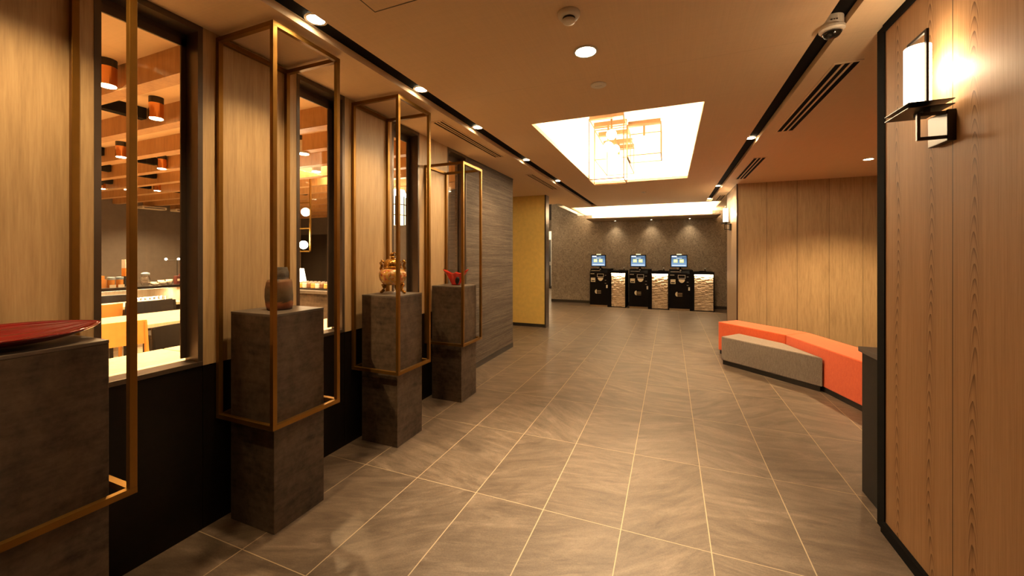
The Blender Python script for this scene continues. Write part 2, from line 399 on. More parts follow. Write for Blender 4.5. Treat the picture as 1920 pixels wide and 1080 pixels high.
# windows
for i, (y0, y1) in enumerate(WIN):
    w = struct('window_%d' % (i + 1), MB().box(WX - .10, WX + .002, y0, y0 + .022, .83, CH).box(WX - .10, WX + .002, y1 - .022, y1, .83, CH)
               .box(WX - .10, WX + .002, y0 + .022, y1 - .022, CH - .03, CH), M['bronze'])
    fy0, fy1 = y0 + .022, y1 - .022
    jw = (.024, .040, .042, .018)[i]
    f = MB().box(WX - .10, WX - .09, fy1 - jw, fy1, .85, 2.47).box(WX - .10, WX - .09, fy0, fy0 + .006, .85, 2.47)
    f.box(WX - .10, WX - .09, fy0, fy1, 2.405, 2.445).build('window_frame', M['bronze'], w, bevel=.002)
    MB().box(WX - .099, WX - .092, fy0, fy1, 2.445, 2.47).build('head_panel', M['bronze'], w)
    MB().box(WX - .097, WX - .093, fy0 + .006, fy1 - jw, .85, 2.405).build('pane', M['pane'], w)
    MB().box(WX - .10, WX + .004, y0, y1, .815, .838).build('window_sill', M['bronze'], w, bevel=.002)
# left wall blocks behind pedestal bays, right side walls
RX = 0.985
struct('wall_right', MB().box(RX, RX + .13, -3.0, 2.475, 0.05, CH), M['wood_right'])
struct('trim_2', MB().box(RX - .006, RX + .14, 2.475, 2.545, 0.0, CH).box(RX - .012, RX, -3.0, 2.475, CH - .035, CH), M['matte_black'])
struct('baseboard_right', MB().box(RX - .02, RX + .14, -3.0, 2.475, 0.0, 0.05), M['matte_black'])
struct('wall_alcove', MB().box(1.0, 5.1, 7.12, 8.25, 0, CH), M['wood_alcove'])
struct('wall_pillar', MB().box(0.985, 1.0, 7.135, 8.25, 0.0, CH - .02), M['wood_pillar'])
struct('trim_3', MB().box(0.983, 1.002, 7.112, 7.135, 0, CH).box(0.983, 1.0, 8.235, 8.255, 0, CH).box(.983, 1.0, 7.12, 8.25, CH - .02, CH), M['bronze'])
struct('wall_kiosk', MB().box(-3.25, 5.1, 11.15, 11.3, 0, 2.95), M['wallpaper'])
struct('baseboard_kiosk', MB().box(-3.25, 5.1, 11.135, 11.15, 0, 0.075), M['skirting'])
struct('wall_gold', MB().box(-3.7, -2.19, 7.07, 7.25, 0.06, CH), M['gold_wall'])
struct('trim_4', MB().box(-2.19, -2.165, 7.06, 7.26, 0, CH), M['bronze'])
struct('baseboard_gold', MB().box(-3.7, -2.19, 7.08, 7.24, 0, 0.06), M['skirting'])
# passage to the left of the kiosk wall
struct('wall_passage_right', MB().box(-3.25, -3.10, 11.3, 15.6, 0, CH), M['white'])
struct('wall_passage_left', MB().box(-5.1, -4.95, 5.4, 15.6, 0, CH), M['white'])
struct('wall_passage_end', MB().box(-4.95, -3.25, 15.5, 15.6, 0, CH), M['white'])
struct('wall_passage_header', MB().box(-4.95, -3.25, 12.2, 12.35, 2.15, CH), M['wallpaper'])
struct('baseboard_passage', MB().box(-4.95, -3.25, 15.48, 15.5, 0, 0.1), M['skirting'])
dr = struct('door_1', MB().box(-4.62, -4.53, 15.42, 15.49, 0.02, 2.0), M['black'])
MB().box(-4.56, -4.545, 15.40, 15.42, 0.95, 1.1).build('door_handle', M['silver'], dr)
struct('wall_hall_left', MB().box(-3.85, -3.70, 5.25, 8.4, 0, CH), M['white'])
struct('wall_back', MB().box(-10.2, 5.2, -3.15, -3.0, 0, 3.0), M['wood_left'])
struct('wall_far_right', MB().box(5.1, 5.2, -3.0, 11.3, 0, CH), M['wood_alcove'])
M['shelf_brown'] = plain('shelf_brown', (.38, .29, .20), .7)
struct('wall_floating_shelf', MB().box(-2.05, 1.10, 10.25, 11.15, 2.31, 2.335), M['shelf_brown'])

# threshold strip before the kiosks
struct('trim_5', MB().box(-2.6, 3, 10.30, 10.33, 0, 0.002), M['kick'])

# ------------------------------------------------------------ restaurant shell
RC = 2.5
struct('floor_restaurant', MB().box(-9.9, -2.28, -2.9, 5.2, 0.0, 0.004), M['table'])
struct('ceiling_restaurant', MB().slab(-10.2, -2.26, -3.0, 8.4, RC, RC + .04, [(-4.5, -3.9, 3.2, 5.1)]), M['ceiling'])
mb = MB().box(-4.8, -3.6, 3.0, 5.3, 2.8, 2.83).box(-4.83, -4.8, 3.0, 5.3, 2.54, 2.83).box(-3.6, -3.57, 3.0, 5.3, 2.54, 2.83).box(-4.8, -3.6, 2.97, 3.0, 2.54, 2.83).box(-4.8, -3.6, 5.3, 5.33, 2.54, 2.83)
struct('ceiling_restaurant_coffer', mb, M['white'])
struct('wall_restaurant_far', MB().box(-10.1, -9.9, -3.0, 6.9, 0, RC), M['grey_wall'])
struct('wall_restaurant_striped', MB().box(-10.1, -9.9, 6.9, 8.2, 0, RC), M['stripe_warm'])
struct('wall_restaurant_end', MB().box(-10.1, -3.86, 8.2, 8.4, 1.95, RC), M['grey_wall'])
struct('wall_restaurant_end_lower', MB().box(-10.1, -3.86, 8.22, 8.4, 0, 1.95), M['dark_wall'])
for k in range(9):
    y = 1.285 + .465 * k
    if y > 5.3: break
    struct('ceiling_beam', MB().box(-9.9, -2.31 if y < 5.2 else -3.9, y, y + .085, 2.35, RC), M['beam'])
for k in range(5):
    y = 5.6 + .5 * k
    struct('ceiling_beam', MB().box(-9.9, -5.12, y, y + .085, 2.35, RC), M['beam'])

# ------------------------------------------------------------ pedestals with brass frames
def pedestal(y0, label, sh):
    t = thing('display_pedestal', label, 'pedestal', (-1.95, y0 + .148, 0))
    MB().box(-.16, .16, -.148, .148, 0, 1.062).build('body', M['pedestal'], t, bevel=.002)
    MB().box(-.1605, .1605, -.1485, .1485, 1.062, 1.074).build('top', M['pedestal_top'], t, bevel=.0015)
    for yb in (-.10, .05): MB().box(.158, .163, yb, yb + .07, .531, .537).build('bracket', M['brass'], t)
    return t
def brass_frame(y0, y1, ztop, label):
    w = .022; x0, x1 = WX + .001, -1.74
    t = thing('brass_frame', label, 'frame', ((x0 + x1) / 2, (y0 + y1) / 2, .53))
    hx, hy = (x1 - x0) / 2, (y1 - y0) / 2; h = ztop - .53
    for sx in (-1, 1):
        for sy in (-1, 1):
            cx, cy = sx * (hx - w / 2), sy * (hy - w / 2)
            MB().box(cx - w / 2, cx + w / 2, cy - w / 2, cy + w / 2, w, h - w).build('post', M['brass'], t, bevel=.001)
    for nm, z in (('bottom_ring', 0), ('top_ring', h - w)):
        m = MB().box(-hx, hx, -hy, -hy + w, z, z + w).box(-hx, hx, hy - w, hy, z, z + w).box(-hx, -hx + w, -hy + w, hy - w, z, z + w).box(hx - w, hx, -hy + w, hy - w, z, z + w)
        m.build(nm, M['brass'], t)
    return t
PED = [0.432, 1.332, 2.262, 3.178]
LP = ['dark stone-look pedestal under the red leaf-shaped dish', 'dark stone-look pedestal under the brown stoneware jar',
      'dark stone-look pedestal under the gilded tripod pot', 'dark stone-look pedestal under the red handkerchief glass bowl']
LF = ['tall brass frame around the nearest pedestal with the red dish, cut by the left edge', 'tall brass frame around the pedestal with the brown jar, touching the ceiling',
      'tall brass frame around the pedestal with the gilded pot, touching the ceiling', 'shorter brass frame, topped below the ceiling, around the pedestal with the red glass bowl']
FR = [(0.385, .783, 2.48), (1.29, 1.695, 2.48), (2.21, 2.605, 2.48), (3.125, 3.51, 2.22)]
for i in range(4):
    pedestal(PED[i], LP[i], 0); brass_frame(*FR[i], LF[i])

# ------------------------------------------------------------ exhibits
# red leaf dish
t = NT('ruby_lacquer'); n = t.noise(t.coord((40, 3, 40)), 1, 3); t.base(t.ramp(n, [(.35, (.14, .001, .002)), (.65, (.20, .001, .003))])); t.set(Roughness=.15, Coat_Weight=.4); M['ruby'] = t.m
bm_ = MB(); L = .225; NU, NV = 60, 37; grid = []
for i in range(NU + 1):
    u = -1 + 2 * i / NU; row = []
    wd = .142 * max(0.0, (1 - abs(u) ** 2.1)) ** .70 + .0005
    zb = .003 + .044 * abs(u) ** 2.4
    for j in range(NV):
        v = -1 + 2 * j / (NV - 1)
        zr = (.034 if v > 0 else .054); zr = zr * (1 - abs(u) ** 3) + .048 * abs(u) ** 3
        x = v * wd; z = zb + (zr - zb) * abs(v) ** 1.7 + .0021 * math.cos(v * PI * 8) * (1 - abs(u) ** 4)
        row.append(bm_.bm.verts.new((x, u * L, z)))
    grid.append(row)
for i in range(NU):
    for j in range(NV - 1): bm_.bm.faces.new((grid[i][j], grid[i][j + 1], grid[i + 1][j + 1], grid[i + 1][j]))
dish = bm_.build('leaf_dish', M['ruby'], smooth=True, solid=.004, loc=(-1.930, .538, 1.0775), rz=math.radians(3))
tag(dish, 'glossy red ribbed leaf-shaped dish lying on the nearest pedestal', 'dish')

# stoneware jar
t = NT('wood_fired_stoneware')
co_ = t.n('ShaderNodeTexCoord'); sp = t.n('ShaderNodeSeparateXYZ'); t.l(co_.outputs['Object'], sp.inputs[0])
nz = t.noise(t.coord((8, 8, 22)), 1.6, 5, .6, .8)
hz = t.math('ADD', t.math('DIVIDE', sp.outputs[2], .235), t.math('MULTIPLY', t.math('SUBTRACT', nz, .5), .22))
c1 = t.ramp(hz, [(0, (.07, .03, .015)), (.10, (.30, .09, .03)), (.16, (.33, .11, .03)), (.20, (.09, .06, .03)), (.42, (.13, .080, .032)), (.58, (.17, .068, .022)), (.665, (.21, .095, .035)), (.70, (.05, .038, .026)), (.85, (.12, .088, .060)), (1, (.04, .030, .022))])
c2 = t.mix(t.math('MULTIPLY', t.noise(t.coord(), 30, 5, .7), .2), c1, (.06, .05, .03)); t.base(c2); t.set(Roughness=.7); t.bump(nz, .5, .006); M['stoneware'] = t.m
m = MB(); m.lathe([(.052, 0), (.060, .004), (.064, .03), (.066, .07), (.065, .11), (.061, .145), (.057, .158), (.045, .160), (.042, .165), (.045, .18), (.044, .20), (.037, .222), (.036, .226), (.032, .226), (.033, .20), (.02, .19)], n=40)
for v in m.bm.verts:
    a = math.atan2(v.co.y, v.co.x); k = 1 + .035 * math.sin(3 * a + v.co.z * 20) + .02 * math.sin(7 * a + v.co.z * 50); v.co.x *= k; v.co.y *= k
o = m.build('stoneware_jar', M['stoneware'], smooth=True, loc=(-1.95, 1.483, 1.0742)); tag(o, 'rough brown stoneware jar with a grey neck on the second pedestal', 'jar')

# gilded tripod pot
t = NT('gilt_floral'); v = t.n('ShaderNodeTexVoronoi'); v.inputs['Scale'].default_value = 55; t.l(t.coord(), v.inputs['Vector'])
sc = t.n('ShaderNodeSeparateColor'); t.l(v.outputs['Color'], sc.inputs[0])
cc = t.ramp(sc.outputs[0], [(0, (.55, .30, .05)), (.3, (.70, .42, .12)), (.45, (.48, .07, .03)), (.6, (.72, .48, .22)), (.72, (.20, .16, .05)), (.82, (.55, .12, .08)), (.92, (.75, .55, .3))])
t.base(t.mix(t.math('MULTIPLY', t.noise(t.coord(), 60, 3), .25), cc, (.55, .27, .04))); t.set(Roughness=.2, Metallic=.1); M['gilt_floral'] = t.m
t = NT('gilt'); t.base(t.ramp(t.noise(t.coord(), 55, 4, .7), [(.35, (.30, .12, .02)), (.6, (.78, .45, .10))])); t.set(Roughness=.25, Metallic=.9); t.bump(t.noise(t.coord(), 80, 3), .6, .004); M['gilt'] = t.m
P = thing('tripod_incense_pot', 'gold and floral enamelled tripod pot with lid on the third pedestal', 'pot', (-1.95, 2.41, 1.0742), math.radians(-68))
m = MB().lathe([(.03, .066), (.06, .068), (.078, .082), (.093, .105), (.1, .135), (.099, .158), (.088, .178), (.068, .188), (.064, .192), (.064, .196)], n=48)
for v in m.bm.verts:
    a = math.atan2(v.co.y, v.co.x); k = 1 + .03 * abs(math.sin(3 * a)) - .015; v.co.x *= k; v.co.y *= k
m.build('body', M['gilt_floral'], P, smooth=True)
MB().lathe([(.064, .194), (.071, .197), (.071, .203), (.066, .206)], n=40).build('rim', M['gilt'], P, smooth=True)
lid = MB().lathe([(.066, .206), (.068, .22), (.064, .24), (.05, .256), (.028, .264), (.015, .267)], n=40).build('lid', M['gilt'], P, smooth=True)
m = MB().sphere((0, 0, .277), .016, sc=(1.2, 1, .8)).sphere((0, -.004, .297), .015).tube([(0, .012, .28), (0, .026, .292), (0, .022, .306), (0, .010, .312), (0, 0, .305)], [.006, .006, .005, .005, .004]).sphere((0, -.018, .292), .007)
m.build('finial', M['gilt'], lid, smooth=True)
for sg in (-1, 1):
    MB().tube([(0, sg * .085, .172), (0, sg * .09, .19), (0, sg * .083, .213), (0, sg * .092, .235), (0, sg * .085, .25), (0, sg * .073, .246), (0, sg * .070, .232)], [.009, .011, .010, .010, .009, .008, .006], 10).build('handle', M['gilt'], P, smooth=True)
for a in (-PI / 2 - .25, PI / 2 - .2, PI - .1, .15):
    if abs(a - .15) < .01: continue
    ca, sa = math.cos(a), math.sin(a)
    MB().tube([(ca * r, sa * r, z) for r, z in ((.066, .085), (.076, .065), (.07, .045), (.078, .026), (.092, .012), (.104, .011))], [.022, .020, .014, .012, .011, .010], 10).sphere((ca * .098, sa * .098, .010), .010).build('leg', M['gilt'], P, smooth=True)

# red handkerchief bowl
t = NT('ruby_glass'); n = t.noise(t.coord(), 18, 3); t.base(t.ramp(n, [(.3, (.55, .006, .004)), (.7, (.85, .05, .02))])); t.set(Roughness=.06, Transmission_Weight=.35, IOR=1.45, Coat_Weight=.6); M['ruby_glass'] = t.m
m = MB(); rings = []; NA = 72; NR = 18
for i in range(NR + 1):
    q = i / NR; row = []
    for k in range(NA):
        a = 2 * PI * k / NA; star = math.cos(2 * (a - .38)) * .5 + .5; fold = .5 + .5 * math.cos(6 * a + .5)
        r = .040 + q ** 1.2 * (.026 + .058 * star ** 3 + .012 * fold); z = .006 + q * (.108 + .040 * star ** 4 + .010 * fold)
        row.append(m.bm.verts.new((r * math.cos(a), r * math.sin(a), z)))
    rings.append(row)
for a_, b_ in zip(rings, rings[1:]):
    for k in range(NA): m.bm.faces.new((a_[k], a_[(k + 1) % NA], b_[(k + 1) % NA], b_[k]))
m.bm.faces.new(rings[0][::-1])
P = thing('handkerchief_bowl', 'red glass bowl with flared pointed rim and dark patch on the farthest pedestal', 'bowl', (-1.93, 3.32, 1.0742))
m.build('body', M['ruby_glass'], P, smooth=True, solid=.006)
m = MB().sphere((.036, -.036, .050), .026, sc=(.85, .85, 1.5)); m.build('dark_patch', M['satin_black'], P, smooth=True)['label'] = 'black glass patch'

# ------------------------------------------------------------ ceiling fittings
def downlight(x, y, z, r, label, mat, group=None, cat='downlight'):
    t = thing('downlight', label, cat, (x, y, z), group=group)
    MB().lathe([(r, 0), (r + .012, -.003), (r + .012, -.006), (r, -.006)], n=28, cap=False).build('trim_ring', M['plastic'], t, smooth=False)
    MB().cyl((0, 0, 0), r, -.005, -.001).build('lamp_face', mat, t)
    return t
downlight(-.435, 2.17, CH, .056, 'large bright round downlight in the ceiling beside the smoke detector', M['lamp_disc'])
light('main_downlight', 'SPOT', (-.435, 2.17, CH - .02), 340, WHITEWARM, .05, rot=(0, 0, 0), angle=68, blend=1.0)
downlight(2.17, 5.85, CH, .045, 'round downlight in the alcove ceiling above the orange bench', M['lamp_disc'])
light('alcove_downlight', 'SPOT', (2.17, 5.85, CH - .02), 190, WARM, .05, rot=(0, 0, 0), angle=120, blend=.7)
downlight(-2.60, 8.44, CH, .04, 'small round downlight beyond the gold wall panel', M['lamp_disc'])
light('passage_downlight', 'SPOT', (-2.60, 8.44, CH - .02), 120, WARM, .05, rot=(0, 0, 0), angle=120, blend=.7)
LS = ['nearest', 'second nearest', 'third nearest', 'fourth nearest', 'farthest']
for i, y in enumerate((1.43, 2.31, 3.19, 4.50, 5.95)):
    x = -1.625
    downlight(x, y, CH + .036, .041, '%s of the lit spotlights in the left black ceiling slot' % LS[i], M['lamp_disc'], 'spotlights in the left ceiling slot')
    light('slot_spot', 'SPOT', (x, y, CH + .02), 27, WARM, .03, target=(WX + .05, y + .08, 1.25), angle=84, blend=.9)
for i, (y, nm) in enumerate(((4.5, 'nearest'), (7.4, 'middle'), (9.0, 'farthest'))):
    x = .745
    downlight(x, y, CH + .036, .041, '%s of the lit spotlights in the right black ceiling slot' % nm, M['lamp_disc'], 'spotlights in the right ceiling slot')
    light('slot_spot', 'SPOT', (x, y, CH + .02), 38, WARM, .03, target=(x + .1, y, 0), angle=120, blend=.8)
for i, (x, nm) in enumerate(((-1.39, 'left'), (-.46, 'middle'), (.47, 'right'))):
    downlight(x, 11.0, 2.31, .022, '%s small spotlight under the floating shelf above the kiosks' % nm, M['lamp_small'], 'spotlights under the shelf')
    light('shelf_spot', 'SPOT', (x, 10.97, 2.30), 9, WHITEWARM, .015, target=(x, 11.10, 1.2), angle=95, blend=1.0)
t = thing('smoke_detector', 'round white smoke detector beside the bright ceiling downlight', 'smoke detector', (-.44, 1.80, CH))
MB().lathe([(.052, 0), (.052, -.012), (.045, -.022), (.035, -.024)], n=36).build('base', M['plastic'], t, smooth=True)
MB().lathe([(.030, -.024), (.030, -.034)], n=30).build('vent_ring', M['black'], t)
MB().lathe([(.031, -.034), (.028, -.044), (.018, -.047)], n=30).build('cap', M['plastic'], t, smooth=True)
t = thing('ceiling_speaker', 'flat round white vent disc in the ceiling behind the bright downlight', 'ceiling disc', (-.442, 2.63, CH))
MB().lathe([(.052, 0), (.052, -.004), (.046, -.007), (.01, -.008)], n=36).build('cover', M['plastic'], t, smooth=True)
for k in range(4): MB().cyl((-.016 + .011 * k, 0, 0), .0025, -.009, -.008, 10).build('slot', M['black'], t)
t = thing('sprinkler', 'tiny white sprinkler disc in the ceiling beyond the bright coffer', 'sprinkler', (-.437, 7.4, CH))
MB().lathe([(.04, 0), (.04, -.004), (.034, -.008)], n=30).build('cover', M['plastic'], t)
MB().cyl((0, 0, 0), .012, -.014, -.008, 16).build('head', M['silver'], t)
h = thing('access_hatch', 'square ceiling access hatch outlined above the brass frames', 'hatch', (-1.06, 1.235, CH))
MB().box(-.21, .21, -.21, .21, -.003, -.001).build('panel', M['ceiling'], h)
MB().box(-.216, -.211, -.216, .216, -.0035, 0).box(.211, .216, -.216, .216, -.0035, 0).box(-.216, .216, -.216, -.211, -.0035, 0).box(-.216, .216, .211, .216, -.0035, 0).build('edge', M['bronze'], h)
def vent(x0, x1, y0, y1, label, mats='black'):
    t = thing('air_vent', label, 'air vent', ((x0 + x1) / 2, (y0 + y1) / 2, CH)); hx, hy = (x1 - x0) / 2, (y1 - y0) / 2
    MB().box(-hx, hx, -hy, hy, -.002, -.0005).build('backing', M['matte_black'], t)
    m = MB().box(-hx - .012, -hx, -hy - .012, hy + .012, -.006, 0).box(hx, hx + .012, -hy - .012, hy + .012, -.006, 0).box(-hx, hx, -hy - .012, -hy, -.006, 0).box(-hx, hx, hy, hy + .012, -.006, 0)
    m.build('frame', M['ceiling'], t)
    for k in range(1, 3):
        x = -hx + 2 * hx * k / 3; MB().box(x - .006, x + .006, -hy, hy, -.006, -.002).build('slat', M['ceiling'], t)
vent(-1.875, -1.79, 2.84, 4.12, 'long narrow air vent over the farthest pedestal, left of the slot')
vent(-1.875, -1.79, 5.19, 6.50, 'long narrow air vent beyond the striped wall panel, left of the slot')
vent(.91, 1.03, 2.87, 4.24, 'large slatted air vent near the dome camera, right of the slot')
vent(.91, 1.03, 5.29, 6.65, 'smaller-looking slatted air vent in front of the alcove wall')
vent(.88, .97, 8.35, 9.1, 'small slatted air vent near the cove above the far wall lamp')
# dome camera
t = thing('dome_camera', 'white dome security camera hanging from the right ceiling slot', 'security camera', (.742, 2.385, CH))
MB().cyl((0, 0, 0), .047, -.012, .038, 36).build('mount', M['plastic'], t, bevel=.002)
MB().lathe([(.053, -.012), (.053, -.024), (.040, -.034)], n=36).build('collar', M['plastic'], t)
MB().lathe([(.041, -.033), (.038, -.044), (.029, -.056), (.014, -.063), (.003, -.065)], n=36).build('dome', plain('smoked_dome', (.012, .010, .008), .06), t, smooth=True)
MB().lathe([(.040, -.034), (.043, -.034), (.043, -.037), (.040, -.037)], n=36, cap=False).build('ring', M['silver'], t)
for xb, wb in ((-.020, .008), (-.008, .006), (.002, .007)): MB().box(xb, xb + wb, -.0485, -.0455, .006, .011).build('printed_mark', M['bronze'], t)

# ------------------------------------------------------------ chandelier
C = thing('chandelier', 'gold box-frame chandelier with opal globes inside the bright ceiling coffer', 'chandelier', (-.47, 4.85, 2.92))
def cage(x0, x1, y0, y1, z0, z1, w=.009):
    m = MB()
    for z in (z0, z1):
        m.bar((x0, y0, z), (x1, y0, z), w).bar((x0, y1, z), (x1, y1, z), w).bar((x0, y0, z), (x0, y1, z), w).bar((x1, y0, z), (x1, y1, z), w)
    for x in (x0, x1):
        for y in (y0, y1): m.bar((x, y, z0), (x, y, z1), w)
    for v in m.bm.verts: v.co -= Vector((-.47, 4.85, 2.92))
    return m
gold = plain('pale_gold', (.20, .095, .025), .5, .2)
cage(-.833, -.462, 4.34, 4.68, 2.2, 2.87).build('near_cage', gold, C)
cage(-.458, -.095, 4.70, 5.08, 2.516, 2.87).build('right_cage', gold, C)
cage(-.842, -.470, 4.76, 5.75, 2.516, 2.87).build('long_cage', gold, C)
cg = plain('canopy_gold', (.20, .10, .035), .5, .2)
for (x0, x1, y0, y1) in ((-.83, -.46, 4.34, 4.40), (-.83, -.46, 4.62, 4.68), (-.455, -.10, 4.74, 4.80), (-.84, -.47, 5.0, 5.06), (-.84, -.47, 5.4, 5.46), (-.84, -.47, 5.69, 5.75)):
    MB().box(x0 + .47, x1 + .47, y0 - 4.85, y1 - 4.85, -.05, 0).build('canopy_bar', cg, C)
for (x, y, z) in ((-.60, 4.42, 2.70), (-.66, 4.60, 2.62), (-.28, 4.80, 2.70), (-.64, 5.05, 2.70), (-.64, 5.42, 2.66)):
    g = MB().sphere((x + .47, y - 4.85, z - 2.92), .055, 24, 16).build('globe', M['globe'], C, smooth=True)
    MB().cyl((x + .47, y - 4.85, 0), .012, z - 2.92 + .05, -.05, 12).build('globe_stem', gold, g)
    light('chandelier_globe_light', 'POINT', (x, y, z - .08), 9, WHITEWARM, .05)

# ------------------------------------------------------------ benches
B1 = [(.622, 6.125), (.88, 6.375), (1.529, 5.672), (1.243, 5.398)]
B2 = [(1.246, 5.393), (1.532, 5.667), (1.749, 4.946), (2.04, 3.98), (1.665, 3.87), (1.541, 4.33)]
G = [(.596, 5.539), (.833, 5.838), (1.222, 5.385), (1.408, 4.752)]
def ctr(p): return (sum(a for a, _ in p) / len(p), sum(b for _, b in p) / len(p))
def bench(pts, h, mat, label):
    cx, cy = ctr(pts); t = thing('bench', label, 'bench', (cx, cy, 0)); q = [(x - cx, y - cy) for x, y in pts]
    MB().prism(q, .05, h).build('upholstery', mat, t, bevel=.012, seg=3)
    MB().prism([(x * .955, y * .965) for x, y in q], 0, .05).build('plinth', M['black'], t)
bench(B1, .44, M['orange'], 'bright orange upholstered bench section at the far end, behind the grey one')
bench(B2, .44, M['orange'], 'bright orange upholstered bench section running behind the dark side counter')
bench(G, .345, M['grey_fabric'], 'low grey-brown upholstered bench tucked in front of the orange bench')
t = thing('side_counter', 'dark laminate side counter at the end of the right wood wall', 'counter', (1.5, 2.72, 0))
MB().box(-.468, .5, -.17, .14, 0, .805).build('body', M['dado'], t)
MB().box(-.48, .5, -.17, .16, .805, .833).build('counter_top', M['pedestal_top'], t, bevel=.002)

# ------------------------------------------------------------ kiosks and stone counters
def screen_mat():
    t = NT('touch_screen')
    co_ = t.n('ShaderNodeTexCoord'); sp = t.n('ShaderNodeSeparateXYZ'); t.l(co_.outputs['Object'], sp.inputs[0])
    x, z = sp.outputs[0], sp.outputs[2]
    def rect(x0, x1, z0, z1):
        a = t.math('MULTIPLY', t.math('GREATER_THAN', x, x0), t.math('LESS_THAN', x, x1)); b = t.math('MULTIPLY', t.math('GREATER_THAN', z, z0), t.math('LESS_THAN', z, z1))
        return t.math('MULTIPLY', a, b)
    n = t.noise(t.coord(), 12, 2)
    col = t.ramp(t.math('ADD', t.math('MULTIPLY', z, 2.2), t.math('MULTIPLY', n, .1)), [(0.0, (.22, .34, .50)), (.35, (.12, .22, .36)), (.62, (.035, .07, .12))])
    def put(col, r, c): return t.mix(rect(*r), col, c)
    col = put(col, (-.165, -.05, .232, .262), (.75, .8, .85)); col = put(col, (-.06, .07, .198, .212), (.6, .66, .7))
    for k in range(4): col = put(col, (.02 + .035 * k, .035 + .035 * k, .24, .256), (.25, .4, .5))
    for cx in (-.078, .062):
        col = put(col, (cx - .047, cx + .047, .095, .178), (.72, .74, .30)); col = put(col, (cx - .03, cx + .03, .125, .155), (.85, .85, .62))
    col = put(col, (-.155, .155, .018, .036), (.75, .8, .85))
    t.b.inputs['Base Color'].default_value = (.01, .01, .01, 1)
    t.l(col, t.b.inputs['Emission Color']); t.b.inputs['Emission Strength'].default_value = 0.7; t.set(Roughness=.2)
    return t.m
M['screen'] = screen_mat(); M['emblem_print'] = plain('emblem_print', (.32, .24, .14), .6)
M['stone'] = None
t = NT('split_stone'); nn = t.noise(t.coord((7, 7, 34)), 1.0, 4, .6); n2 = t.noise(t.coord(), 60, 4)
t.base(t.ramp(nn, [(.3, (.42, .30, .20)), (.7, (.70, .55, .39))])); t.set(Roughness=.85); t.bump(t.math('ADD', nn, t.math('MULTIPLY', n2, .3)), .8, .02); M['stone'] = t.m
def kiosk(label, x0, w=.46):
    t = thing('checkin_kiosk', label, 'kiosk', (x0 + w / 2, 10.80, 0)); h = w / 2; F = -.32
    m = MB(); m.prism([(F, .05), (F, .90), (F + .10, .97), (F + .12, 1.0), (.30, 1.0), (.30, .05)], -h, h)
    for v in m.bm.verts: v.co = Vector((v.co.z, v.co.x, v.co.y))
    m.build('cabinet', M['kiosk'], t, bevel=.004)
    MB().box(-h + .005, h - .005, F + .02, .28, 0, .05).build('kickplate', M['kick'], t)
    MB().box(-h + .03, h - .2, F + .065, F + .085, .945, .958).build('slot_bar', M['silver'], t)
    MB().box(-h + .02, -h + .12, F - .004, F, .865, .880).build('maker_plate', M['silver'], t)
    m = MB().box(-.035, .135, F - .006, F, .79, .80).box(-.035, .135, F - .006, F, .865, .875).box(-.035, -.025, F - .006, F, .80, .865).box(.125, .135, F - .006, F, .80, .865)
    m.build('receipt_slot_frame', M['silver'], t)
    n = 14; pts = [(.052 + .072 * math.cos(PI + PI * k / n), .77 + .085 * math.sin(PI + PI * k / n)) for k in range(n + 1)]
    m = MB().prism(pts, 0, .004)
    for v in m.bm.verts: v.co = Vector((v.co.x, F - v.co.z, v.co.y))
    m.build('half_round_sign', M['cream'], t)
    lb = MB().box(-h + .03, -h + .145, F - .004, F, .655, .765).build('notice_label', M['cream'], t)
    MB().box(-h + .045, -h + .13, F - .006, F - .004, .672, .697).build('notice_text', M['kiosk'], lb)
    # emblem: half disc with a notch and small lettering bars
    pts = [(-.045 + .05 * math.cos(PI / 2 + PI * k / n), .40 + .058 * math.sin(PI / 2 + PI * k / n)) for k in range(n + 1)]
    m = MB().prism(pts, 0, .004)
    for v in m.bm.verts: v.co = Vector((v.co.x, F - v.co.z, v.co.y))
    e = m.build('emblem', M['cream'], t)
    dm = M['emblem_print']
    for r in range(3): MB().box(-.038, .066, F - .004, F, .348 + r * .034, .348 + r * .034 + (.016 if r else .012)).build('emblem_line', dm, e)
    MB().box(-.045, -.041, F - .0055, F - .004, .385, .415).box(-.041, -.02, F - .0045, F, .385, .389).build('emblem_notch', M['kiosk'], e)
    for z in (.62, .70, .83):
        MB().box(.165, .205, F - .006, F, z, z + .008).build('indicator', M['silver'], t)
    MB().box(.20, .235, F - .010, F + .02, .50, .58).build('lock', M['plastic'], t, bevel=.004)
    MB().cyl((0.03, -.12, 0), .05, 1.0, 1.02, 20).build('stand_base', M['kiosk'], t)
    MB().tube([(.03, -.12, 1.01), (.02, -.14, 1.07), (.0, -.22, 1.16)], .02, 10).build('monitor_arm', M['kiosk'], t)
    MB().sphere((-.03, -.2, 1.03), .025).cyl((.03, -.22, 0), .02, .98, 1.0).build('scanner', M['silver'], t, smooth=True)
    mo = MB().box(-.205, .185, -.27, -.235, 1.065, 1.375).build('monitor', M['kiosk'], t, bevel=.006)
    sc_ = MB().box(-.175, .175, -.003, .0, 0, .27).build('screen', M['screen'], mo, loc=(-.01, -.272, 1.085))
    MB().box(-.06, .05, -.265, -.235, 1.376, 1.396).build('status_light', emit('status_lamp', (1, .75, .25), 1.5), mo)
    MB().box(h, h + .07, F + .01, .34, 0, 1.0).build('side_panel', M['kiosk'], t)
    return t
kiosk('leftmost of the three black check-in kiosks with a touch screen', -1.99)
kiosk('middle of the three black check-in kiosks with a touch screen', -.98)
kiosk('rightmost of the three black check-in kiosks with a touch screen', -.02, .47)
